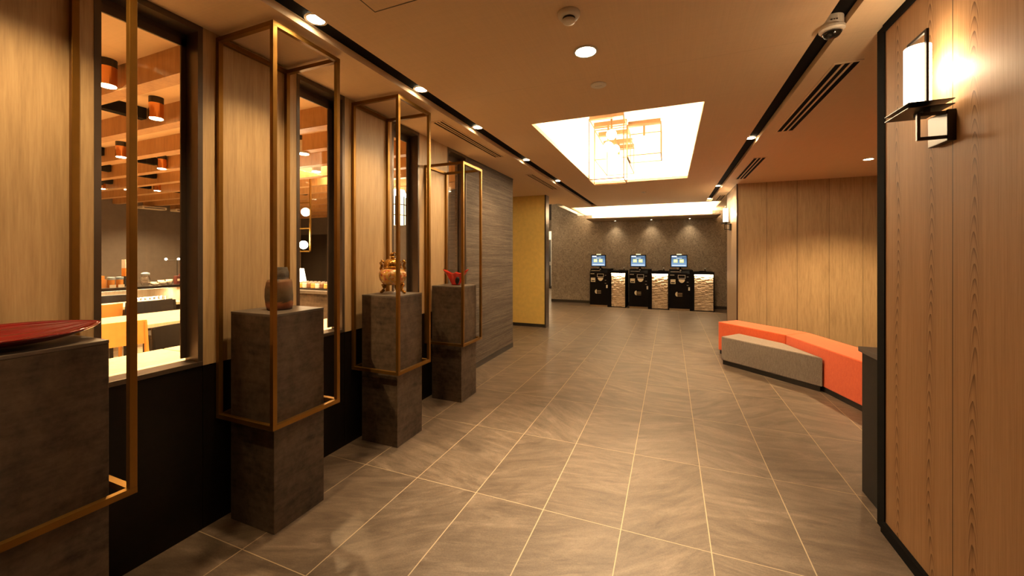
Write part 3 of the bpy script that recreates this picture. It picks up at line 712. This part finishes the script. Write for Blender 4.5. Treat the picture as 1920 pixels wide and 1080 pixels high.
def stone_counter(x0, x1, label, end=False):
    cx = (x0 + x1) / 2; h = (x1 - x0) / 2; t = thing('stone_front_counter', label, 'counter', (cx, 10.8, 0))
    # rough stone face: displaced grid
    m = MB(); nx, nz = 26, 80; g = []; rnd = random.Random(int(x0 * 100))
    rowoff = [rnd.uniform(-.010, .010) for _ in range(nz + 1)]
    W0, W1 = -h + .02, h - .02
    for j in range(nz + 1):
        z = .02 + .86 * j / nz; g.append([m.bm.verts.new((W0 + (W1 - W0) * i / nx, -.27 + rowoff[(j // 2 + (i // 5) * 3) % nz] + rnd.uniform(-.004, .004), z)) for i in range(nx + 1)])
    for j in range(nz):
        for i in range(nx): m.bm.faces.new((g[j][i], g[j][i + 1], g[j + 1][i + 1], g[j + 1][i]))
    back = [[m.bm.verts.new((x, -.2, z)) for x in (W0, W1)] for z in (.02, .88)]
    m.bm.faces.new((back[0][0], back[0][1], back[1][1], back[1][0]))
    m.build('stone_face', M['stone'], t)
    MB().box(-h, h, -.31, .34, .895, .955).build('counter_top', M['kiosk'], t, bevel=.003)
    MB().box(-h, -h + .02, -.31, .34, 0, .895).box(h - .02, h, -.31, .34, 0, .895).build('side_panel', M['kiosk'], t)
    MB().box(-h + .02, h - .02, -.305, -.295, .885, .893).build('light_strip', M['led2'], t)
    l = light('counter_face_light', 'AREA', (cx, 10.8 - .296, .884), 2.2, WHITEWARM, sx=2 * h - .06, sy=.012, rot=(math.radians(6), 0, 0))
    return t
stone_counter(-1.45, -1.06, 'pale stone-faced counter between the left and middle kiosks')
stone_counter(-.445, -.03, 'pale stone-faced counter between the middle and right kiosks')
stone_counter(.53, .985, 'pale stone-faced counter at the right end of the kiosk row')
for x, nm in ((-1.15, 'left'), (-.17, 'middle'), (.78, 'right')):
    t = thing('card_terminal', 'small dark payment device on the %s stone-faced counter' % nm, 'payment device', (x, 10.72, .956))
    MB().box(-.11, .05, -.05, .05, 0, .022).build('base', M['kiosk'], t, bevel=.004)
    MB().tube([(.02, 0, .02), (.02, 0, .06)], .010).build('neck', M['kiosk'], t)
    MB().sphere((.02, -.005, .078), .022, sc=(1.1, 1, .9)).build('head', M['silver'], t, smooth=True)
light('cove_fill', 'AREA', (-.5, 10.72, 2.36), 60, WHITEWARM, sx=2.9, sy=.35, rot=(PI, 0, 0))
t = thing('shelf_light_strip', 'warm light strip lying on the floating shelf above the kiosks', 'light strip')
MB().box(-2.0, 1.05, 10.9, 10.95, 2.336, 2.36).build('light_strip', M['led'], t)

# wall lamps
def lamp(wx, yc, label, power):
    t = thing('wall_lamp', label, 'wall lamp', (wx, yc, 1.86))
    MB().box(-.026, 0, -.06, .06, -.067, .05).build('wall_plate', M['satin_black'], t, bevel=.002)
    xo = -.100
    MB().box(xo, -.026, -.056, -.044, .035, .047).box(xo, -.026, -.056, -.044, -.057, -.045).box(xo - .010, xo, -.056, -.044, -.057, .047).build('arm', M['satin_black'], t, bevel=.001)
    MB().box(-.092, -.072, -.056, .01, .047, .0605).build('stem', M['satin_black'], t)
    MB().box(-.150, -.018, -.088, .088, .060, .063).build('lower_tray', M['satin_black'], t)
    MB().box(-.150, -.018, -.088, .088, .079, .082).build('upper_tray', M['satin_black'], t)
    MB().cyl((-.082, 0, 0), .034, .063, .079).build('spacer', M['satin_black'], t)
    sh = MB().lathe([(.038, .084), (.038, .320)], (-.084, 0, 0), 32, cap=False).build('shade', M['shade'], t, solid=.002)
    MB().box(-.088, -.080, -.066, -.054, .082, .352).box(-.088, -.080, .054, .066, .082, .352).box(-.088, -.080, -.066, .066, .352, .362).build('hoop', M['satin_black'], t)
    light('wall_lamp_wash', 'POINT', (wx - .030, yc, 2.07), power, WHITEWARM, .03)
    return t
lamp(RX, 2.02, 'black metal wall lamp with lit white shade on the near right wood wall', 3.2)
lamp(.983, 7.72, 'black metal wall lamp with lit white shade on the far pillar by the kiosks', 3.0)

# ------------------------------------------------------------ restaurant furniture
def chair(mat, label, loc, rz, group=None):
    t = thing('dining_chair', label, 'chair', loc, rz, group)
    MB().box(-.21, .21, -.21, .21, .42, .45).build('seat', mat, t, bevel=.008)
    m = MB(); n = 12; rows = []
    for off in (0, .018):
        for z in (.60, .80):
            rows.append([m.bm.verts.new((-.235 + .47 * k / n, -.20 - .05 * math.sin(PI * k / n) - off - (z - .6) * .12, z)) for k in range(n + 1)])
    a_, b_, c_, d_ = rows
    for k in range(n):
        m.bm.faces.new((a_[k], a_[k + 1], b_[k + 1], b_[k])); m.bm.faces.new((c_[k], d_[k], d_[k + 1], c_[k + 1]))
        m.bm.faces.new((b_[k], b_[k + 1], d_[k + 1], d_[k])); m.bm.faces.new((a_[k], c_[k], c_[k + 1], a_[k + 1]))
    m.bm.faces.new((a_[0], b_[0], d_[0], c_[0])); m.bm.faces.new((a_[n], c_[n], d_[n], b_[n]))
    m.build('backrest', mat, t, smooth=False)
    for sx in (-1, 1):
        MB().box(sx * .20 - .017, sx * .20 + .017, .165, .20, 0, .42).build('leg', mat, t)
        MB().tube([(sx * .225, -.20, 0), (sx * .225, -.20, .45), (sx * .225, -.225, .79)], [.016, .018, .012], 8).build('leg', mat, t)
    MB().box(-.19, .19, -.19, .19, .39, .42).build('seat_frame', mat, t)
    return t
# rz: chair faces its local +y ; rz=-90deg faces +x
OR, BK = M['chair_orange'], M['chair_black']
ch1 = chair(OR, 'honey-coloured wooden chair facing the table by the first window', (-4.02, 1.74, 0), -PI / 2)
def chair_copy(src, loc, rz, label): return dup(src, loc, rz, label)
ch2 = chair(BK, 'black chair tucked at the window table, seen low in the first window', (-3.50, 2.0, 0), -PI / 2)
chair_copy(ch2, (-4.25, 2.38, 0), PI / 2, 'black chair at the right edge of the first window, drawn up to the long table')
chair_copy(ch2, (-5.66, 2.80, 0), -PI / 2, 'black chair on the far side of the long pale table')
chair_copy(ch2, (-6.27, 2.84, 0), PI / 2, 'wide-backed black chair behind the long table, backing toward the window')
chair_copy(ch2, (-7.0, 2.95, 0), -PI / 2, 'farthest black chair, before the lit glass shelves')
chair_copy(ch1, (-6.24, 2.33, 0), PI / 2, 'honey-coloured wooden chair far back at the left edge of the first window')
def table(x0, x1, y0, y1, label, base='black'):
    cx, cy = (x0 + x1) / 2, (y0 + y1) / 2; hx, hy = (x1 - x0) / 2, (y1 - y0) / 2
    t = thing('dining_table', label, 'table', (cx, cy, 0))
    MB().box(-hx, hx, -hy, hy, .685, .72).build('tabletop', M['table'], t, bevel=.003)
    for sx in (-1, 1):
        for sy in (-1, 1): MB().box(sx * (hx - .08) - .025, sx * (hx - .08) + .025, sy * (hy - .08) - .025, sy * (hy - .08) + .025, 0, .685).build('leg', M['satin_black'], t)
table(-3.245, -2.42, .75, 1.596, 'pale wooden table right behind the first window')
table(-3.245, -2.42, 1.604, 2.45, 'pale wooden table behind the wall between the first two windows')
table(-3.245, -2.42, 2.458, 3.30, 'pale wooden table behind the second window, mostly hidden')
table(-5.40, -4.50, .9, 3.3, 'long pale wooden table in the middle of the restaurant')
table(-7.0, -6.32, 1.9, 3.4, 'pale wooden table in front of the buffet counter')
# cylinder ceiling lights
def cyl_lamp(x, y, label, mat, r=.042, hgt=.155):
    t = thing('ceiling_cylinder_lamp', label, 'ceiling lamp', (x, y, RC))
    MB().cyl((0, 0, 0), r, -.045, 0, 28).build('mount', M['black'], t)
    MB().cyl((0, 0, 0), r, -hgt + .004, -.045, 28).build('housing', mat, t)
    MB().cyl((0, 0, 0), r * .9, -hgt, -hgt + .004, 28).build('lamp_face', M['lamp_disc'], t)
    light('cylinder_lamp_light', 'SPOT', (x, y, RC - hgt - .01), 120, WARM, .04, rot=(0, 0, 0), angle=130, blend=.7)
for (x, y, l) in ((-3.03, 1.225, 'copper ceiling cylinder lamp nearest the first window, at its left edge'), (-3.43, 1.65, 'copper ceiling cylinder lamp high in the right half of the first window'),
                  (-5.10, 2.165, 'copper ceiling cylinder lamp left of the brass post, lower than the nearest'), (-5.36, 2.63, 'copper ceiling cylinder lamp right of the brass post, third down'),
                  (-7.8, 3.09, 'small copper ceiling lamp lowest at the left edge of the first window'), (-7.55, 3.28, 'small copper ceiling lamp low, just left of the brass post'),
                  (-7.25, 3.50, 'small copper ceiling lamp lowest right of the brass post')):
    cyl_lamp(x, y, l, M['copper'])
cyl_lamp(-3.25, 2.72, 'off-white ceiling cylinder lamp seen in the second window', M['plastic'], .05, .17)
cyl_lamp(-3.8, 2.95 + .4, 'off-white ceiling cylinder lamp at the right edge of the second window', M['plastic'], .05, .17)
# black ceiling tracks along y
for x, segs, l in ((-3.78, ((1.38, 1.74),), 'black lighting track nearest the first window'), (-5.56, ((1.84, 2.21), (2.31, 2.67)), 'black lighting track in the middle of the first window'),
                     (-6.55, ((2.31, 2.67), (2.77, 3.14), (3.24, 3.60)), 'black lighting track farther back in the first window'), (-7.65, ((2.77, 3.14), (3.24, 3.60), (3.71, 4.06)), 'farthest black lighting track in the first window'),
                     (-5.9, ((4.64, 4.99),), 'black lighting track seen in the second window')):
    t = thing('lighting_track', l, 'track', (x, 0, RC))
    for a0, a1 in segs: MB().box(-.035, .035, a0, a1, -.085, 0).build('rail', M['matte_black'], t)
for x, y, l in ((-9.6, 4.55, 'white ceiling air unit at the far wall, left one'), (-9.6, 5.1, 'white ceiling air unit at the far wall, right one')):
    t = thing('wall_air_unit', l, 'air unit', (x, y, 2.33))
    MB().box(-.1, .1, -.2, .2, -.05, .0).build('casing', M['plastic'], t, bevel=.01)
    MB().box(.1, .102, -.17, .17, -.04, -.02).build('grille', M['grey_wall'], t)
# buffet counter far (glass shelves)
t = thing('buffet_counter', 'long buffet counter with lit open shelves at the back of the restaurant', 'counter', (-7.7, 3.2, 0))
MB().box(-.45, .45, -1.7, 2.3, .86, .90).build('counter_top', M['satin_black'], t, bevel=.002)
MB().box(-.45, -.40, -1.7, 2.3, 0, .86).box(-.40, .40, -1.7, 2.3, 0, .08).box(-.40, .40, -1.7, -1.67, .08, .86).box(-.40, .40, .58, .62, .08, .86).box(-.40, .40, 2.27, 2.3, .08, .86).build('carcass', M['table'], t)
for z in (.36, .60): MB().box(-.40, .38, -1.67, .58, z, z + .02).build('shelf', M['table'], t)
MB().box(-.38, .40, .62, 2.27, .08, .86).build('cabinet_block', M['table'], t)
for k in range(3):
    y0 = .66 + k * .54; d_ = MB().box(.40, .415, y0, y0 + .5, .1, .84).build('door', M['table'], t); MB().box(.415, .425, y0 + .2, y0 + .24, .62, .66).build('handle', M['black'], d_)
MB().box(.20, .24, -1.6, .55, .845, .858).build('light_strip', M['led2'], t)
light('shelf_glow', 'AREA', (-7.45, 2.65, .84), 12, WHITEWARM, sx=.05, sy=2.1, rot=(0, 0, 0))
light('cabinet_wash', 'AREA', (-7.18, 4.3, .85), 5, WHITEWARM, sx=.04, sy=1.3, rot=(0, math.radians(-10), 0))
gp = MB().lathe([(.018, 0), (.025, .10), (.022, .10), (.016, .006)], n=12).build('drinking_glass', M['clear'], smooth=True, loc=(-7.42, 2.86, .6215))
tag(gp, 'clear drinking glass on the lit buffet shelf', 'glass', 'clear glasses on the lit shelf')
first = True
for k in range(16):
    for r in range(2):
        if first: first = False; continue
        o = gp.copy(); COL.objects.link(o); o.location = (-7.42 - .09 * r, 2.86 + .055 * k, .6215)
# items on top of the buffet
amber = glass('amber_juice', (.75, .33, .05), .1, .75); M['amber'] = plain('amber_cereal', (.55, .23, .04), .5)
bluelid = plain('blue_grey_lid', (.25, .33, .42), .4)
for y, l in ((3.05, 'left amber-filled storage jar with a blue-grey lid on the buffet'), (3.145, 'right amber-filled storage jar with a blue-grey lid on the buffet')):
    t = thing('storage_jar', l, 'jar', (-7.45, y, .90))
    MB().cyl((0, 0, 0), .040, 0, .11, 24).build('filling', M['amber'], t)
    MB().cyl((0, 0, 0), .043, .11, .15, 24).build('lid', bluelid, t, bevel=.006)
    MB().box(.046, .048, -.035, .035, .0, .04).build('price_card', M['cream'], t)
t = thing('juice_dispenser', 'tall white and orange drink dispenser standing on the buffet', 'dispenser', (-7.62, 3.31, .90))
MB().box(-.055, .055, -.055, .055, 0, .15).build('stand', M['black'], t)
MB().box(-.05, .05, -.05, .05, .15, .27).build('juice', plain('orange_juice', (.75, .25, .03), .3), t)
MB().box(-.05, .05, -.05, .05, .27, .40).build('tank', M['plastic'], t)
t = thing('bread_box', 'small wooden box on the buffet at the left edge of the first window', 'box', (-7.5, 2.955, .90))
MB().box(-.06, .06, -.045, .045, 0, .12).build('body', M['chair_orange'], t); MB().box(-.04, .04, -.03, .03, .12, .17).build('lid', M['chair_orange'], t)
t = thing('glass_pitcher', 'clear bulbous glass pitcher with a blue lid on the buffet', 'pitcher', (-7.5, 3.47, .90))
MB().lathe([(.04, 0), (.062, .04), (.062, .10), (.045, .14), (.05, .16)], n=24, cap=False).build('body', M['clear'], t, smooth=True)
MB().lathe([(.055, .16), (.05, .19), (.02, .20)], n=24).build('lid', bluelid, t, smooth=True)
cardm = plain('dark_red_card', (.10, .02, .015), .5)
for k, y in enumerate((3.84, 3.91)):
    t = thing('tea_box', ('left' if k == 0 else 'right') + ' dark red tea box on the buffet beside the white dishes', 'box', (-7.4, y, .90))
    MB().box(-.04, .04, -.03, .03, 0, .13 + .03 * k).build('carton', cardm, t); MB().box(.04, .042, -.02, .02, .05, .085).build('pale_label', M['cream'], t)
for k in range(5):
    x, y = -7.40 - .16 * (k % 2), 3.55 + .05 * k - (.02 if k == 4 else 0)
    t = tag(MB().lathe([(.025, 0), (.045, .03 + .012 * k), (.042, .03 + .012 * k), (.023, .006)], n=16).build('serving_bowl', M['plastic'], smooth=True, loc=(x, y, .90)), 'white serving bowl in the cluster of bowls on the buffet', 'bowl', 'white bowls on the buffet')
t = thing('candle_stand', 'thin black stand with tiny lights at the right end of the buffet', 'stand', (-7.75, 4.02, .90))
MB().cyl((0, 0, 0), .05, 0, .012).build('base', M['black'], t)
MB().tube([(0, 0, .01), (0, 0, .38)], .006).tube([(0, -.16, .38), (0, .2, .38)], .005).build('stem', M['black'], t)
for yy in (-.16, .02, .2): MB().sphere((0, yy, .40), .018, 10, 8).build('tiny_bulb', M['lamp_small'], t)
t = thing('wooden_tray', 'small wooden tray at the right end of the back buffet', 'tray', (-7.45, 4.12, .90))
MB().box(-.12, .12, -.18, .18, .10, .125).build('tray', M['table'], t); MB().box(-.02, .02, -.15, -.11, 0, .10).box(-.02, .02, .11, .15, 0, .10).build('leg', M['black'], t)

# second buffet (seen through windows 2 and 3)
t = thing('buffet_island', 'dark buffet island holding jars, seen through the second window', 'counter', (-4.3, 4.2, 0))
MB().box(-1.3, 1.3, -.45, .45, .86, .90).build('counter_top', M['pedestal_top'], t, bevel=.003)
MB().box(-1.27, 1.27, -.42, .42, 0, .86).build('body', M['pedestal'], t)
t = thing('serving_tray', 'black tray of small jars on the dark buffet island', 'tray', (-4.5, 3.98, .90))
MB().box(-.40, .40, -.14, .14, 0, .02).build('tray', M['black'], t)
rnd = random.Random(3)
jar0 = None
cols = [plain('jar_white', (.8, .75, .65), .4), plain('jar_amber', (.7, .4, .1), .4), plain('jar_brown', (.2, .1, .05), .4)]
jars = []
for c_ in cols:
    m_ = MB().lathe([(.026, 0), (.030, .01), (.030, .055), (.022, .065)], n=14).build('condiment_jar', c_, smooth=False); jars.append(m_)
    MB().cyl((0, 0, 0), .023, .065, .078, 14).build('lid', M['silver'], m_)
labs = ['white', 'amber', 'brown']
cnt = 0
for k in range(10):
    for r in range(3):
        q = (k * 2 + r) % 3; x, y = -4.86 + .078 * k, 3.89 + .085 * r
        if cnt < 3 and not jars[q].get('label'): o = jars[q]; cnt += 1
        else:
            o = jars[q].copy(); COL.objects.link(o)
            for chd in jars[q].children: c2 = chd.copy(); COL.objects.link(c2); c2.parent = o
        o.location = (x, y, .9205 + 0.0)
        tag(o, 'small %s condiment jar with silver lid on the black tray' % labs[q], 'jar', '%s condiment jars on the tray' % labs[q])
for k in range(9):
    x = -3.85 + .085 * k
    if k == 0:
        gl0 = MB().lathe([(.026, 0), (.036, .12), (.033, .12), (.024, .006)], n=14).build('tumbler', M['clear'], smooth=True, loc=(x, 4.0, .90)); tag(gl0, 'clear tumbler standing on the dark buffet island', 'glass', 'tumblers on the island')
    else:
        o = gl0.copy(); COL.objects.link(o); o.location = (x, 4.0 + .02 * (k % 3), .90)
t = thing('table_lamp', 'small lamp with lit white tapered shade on the buffet island', 'lamp', (-5.05, 4.15, .90))
MB().cyl((0, 0, 0), .05, 0, .015).cyl((0, 0, 0), .01, .015, .08).build('base', M['brass'], t)
MB().lathe([(.10, .07), (.065, .27)], n=24).build('lamp_shade', emit('small_lit_shade', (1, .82, .58), 2.5), t, smooth=False)
# pendant frame
P = thing('pendant_frame', 'hanging brass frame with two glowing globes over the buffet island', 'pendant', (-4.65, 4.0, 2.5))
m = MB()
for x in (-.5, .0):
    m.bar((x, 0, -1.08), (x, 0, -.05), .018)
m.bar((-.5, 0, -1.08), (0, 0, -1.08), .018).bar((-.5, 0, -.76), (0, 0, -.76), .014).bar((-.5, 0, -.4), (0, 0, -.4), .014).bar((-.5, 0, -.05), (0, 0, -.05), .018)
m.build('frame', M['brass'], P)
for x, z in ((-.09, -.53), (-.13, -.99)): MB().sphere((x, 0, z), .058).build('globe', M['globe'], P, smooth=True)
MB().cyl((-.25, 0, 0), .01, -.05, 0).build('cord', M['brass'], P)
light('island_glow', 'POINT', (-4.8, 3.85, 1.6), 14, WHITEWARM, .1)
light('restaurant_coffer_glow', 'AREA', (-4.2, 4.1, 2.56), 80, WHITEWARM, sx=1.0, sy=2.0, rot=(PI, 0, 0))
# lantern pendant for window three
P = thing('lantern_pendant', 'black-framed glowing lantern pendant seen in the third window', 'pendant', (-3.45, 4.35, 2.5))
MB().cyl((0, 0, 0), .012, -.25, 0).build('cord', M['black'], P)
MB().lathe([(.10, -.25), (.13, -.32), (.13, -.34)], n=24).build('cap', M['globe'], P)
MB().cyl((0, 0, 0), .115, -.72, -.34, 24).build('lit_glass', emit('lantern_glass', (1, .75, .45), 2.2), P)
m = MB()
for k in range(6):
    a = k * PI / 3; m.bar((.12 * math.cos(a), .12 * math.sin(a), -.73), (.12 * math.cos(a), .12 * math.sin(a), -.33), .010)
m.lathe([(.125, -.46), (.125, -.45)], n=24).lathe([(.125, -.60), (.125, -.59)], n=24).build('cage', M['black'], P)
# general restaurant lights that wash the far wall
for x, y in ((-8.8, 2.2), (-8.8, 4.4), (-8.3, 6.8), (-6.2, 7.0), (-6.0, 5.0), (-6.0, 0.6)):
    light('restaurant_spot', 'SPOT', (x, y, 2.33), 110, WARM, .05, rot=(0, 0, 0), angle=140, blend=.8)
light('passage_glow', 'POINT', (-4.1, 14.2, 2.3), 60, WHITEWARM, .1)
light('passage_glow', 'POINT', (-3.9, 10.3, 2.35), 14, WHITEWARM, .05)
# corridor lights behind the camera (the row of slot lights continues)
for y in (-.4, .55):
    light('slot_spot', 'SPOT', (-1.625, y, CH + .02), 30, WARM, .03, target=(WX + .05, y + .08, 1.25), angle=84, blend=.9)
light('main_downlight', 'SPOT', (-.435, -.8, CH - .02), 8, WHITEWARM, .05, rot=(0, 0, 0), angle=125, blend=.7)
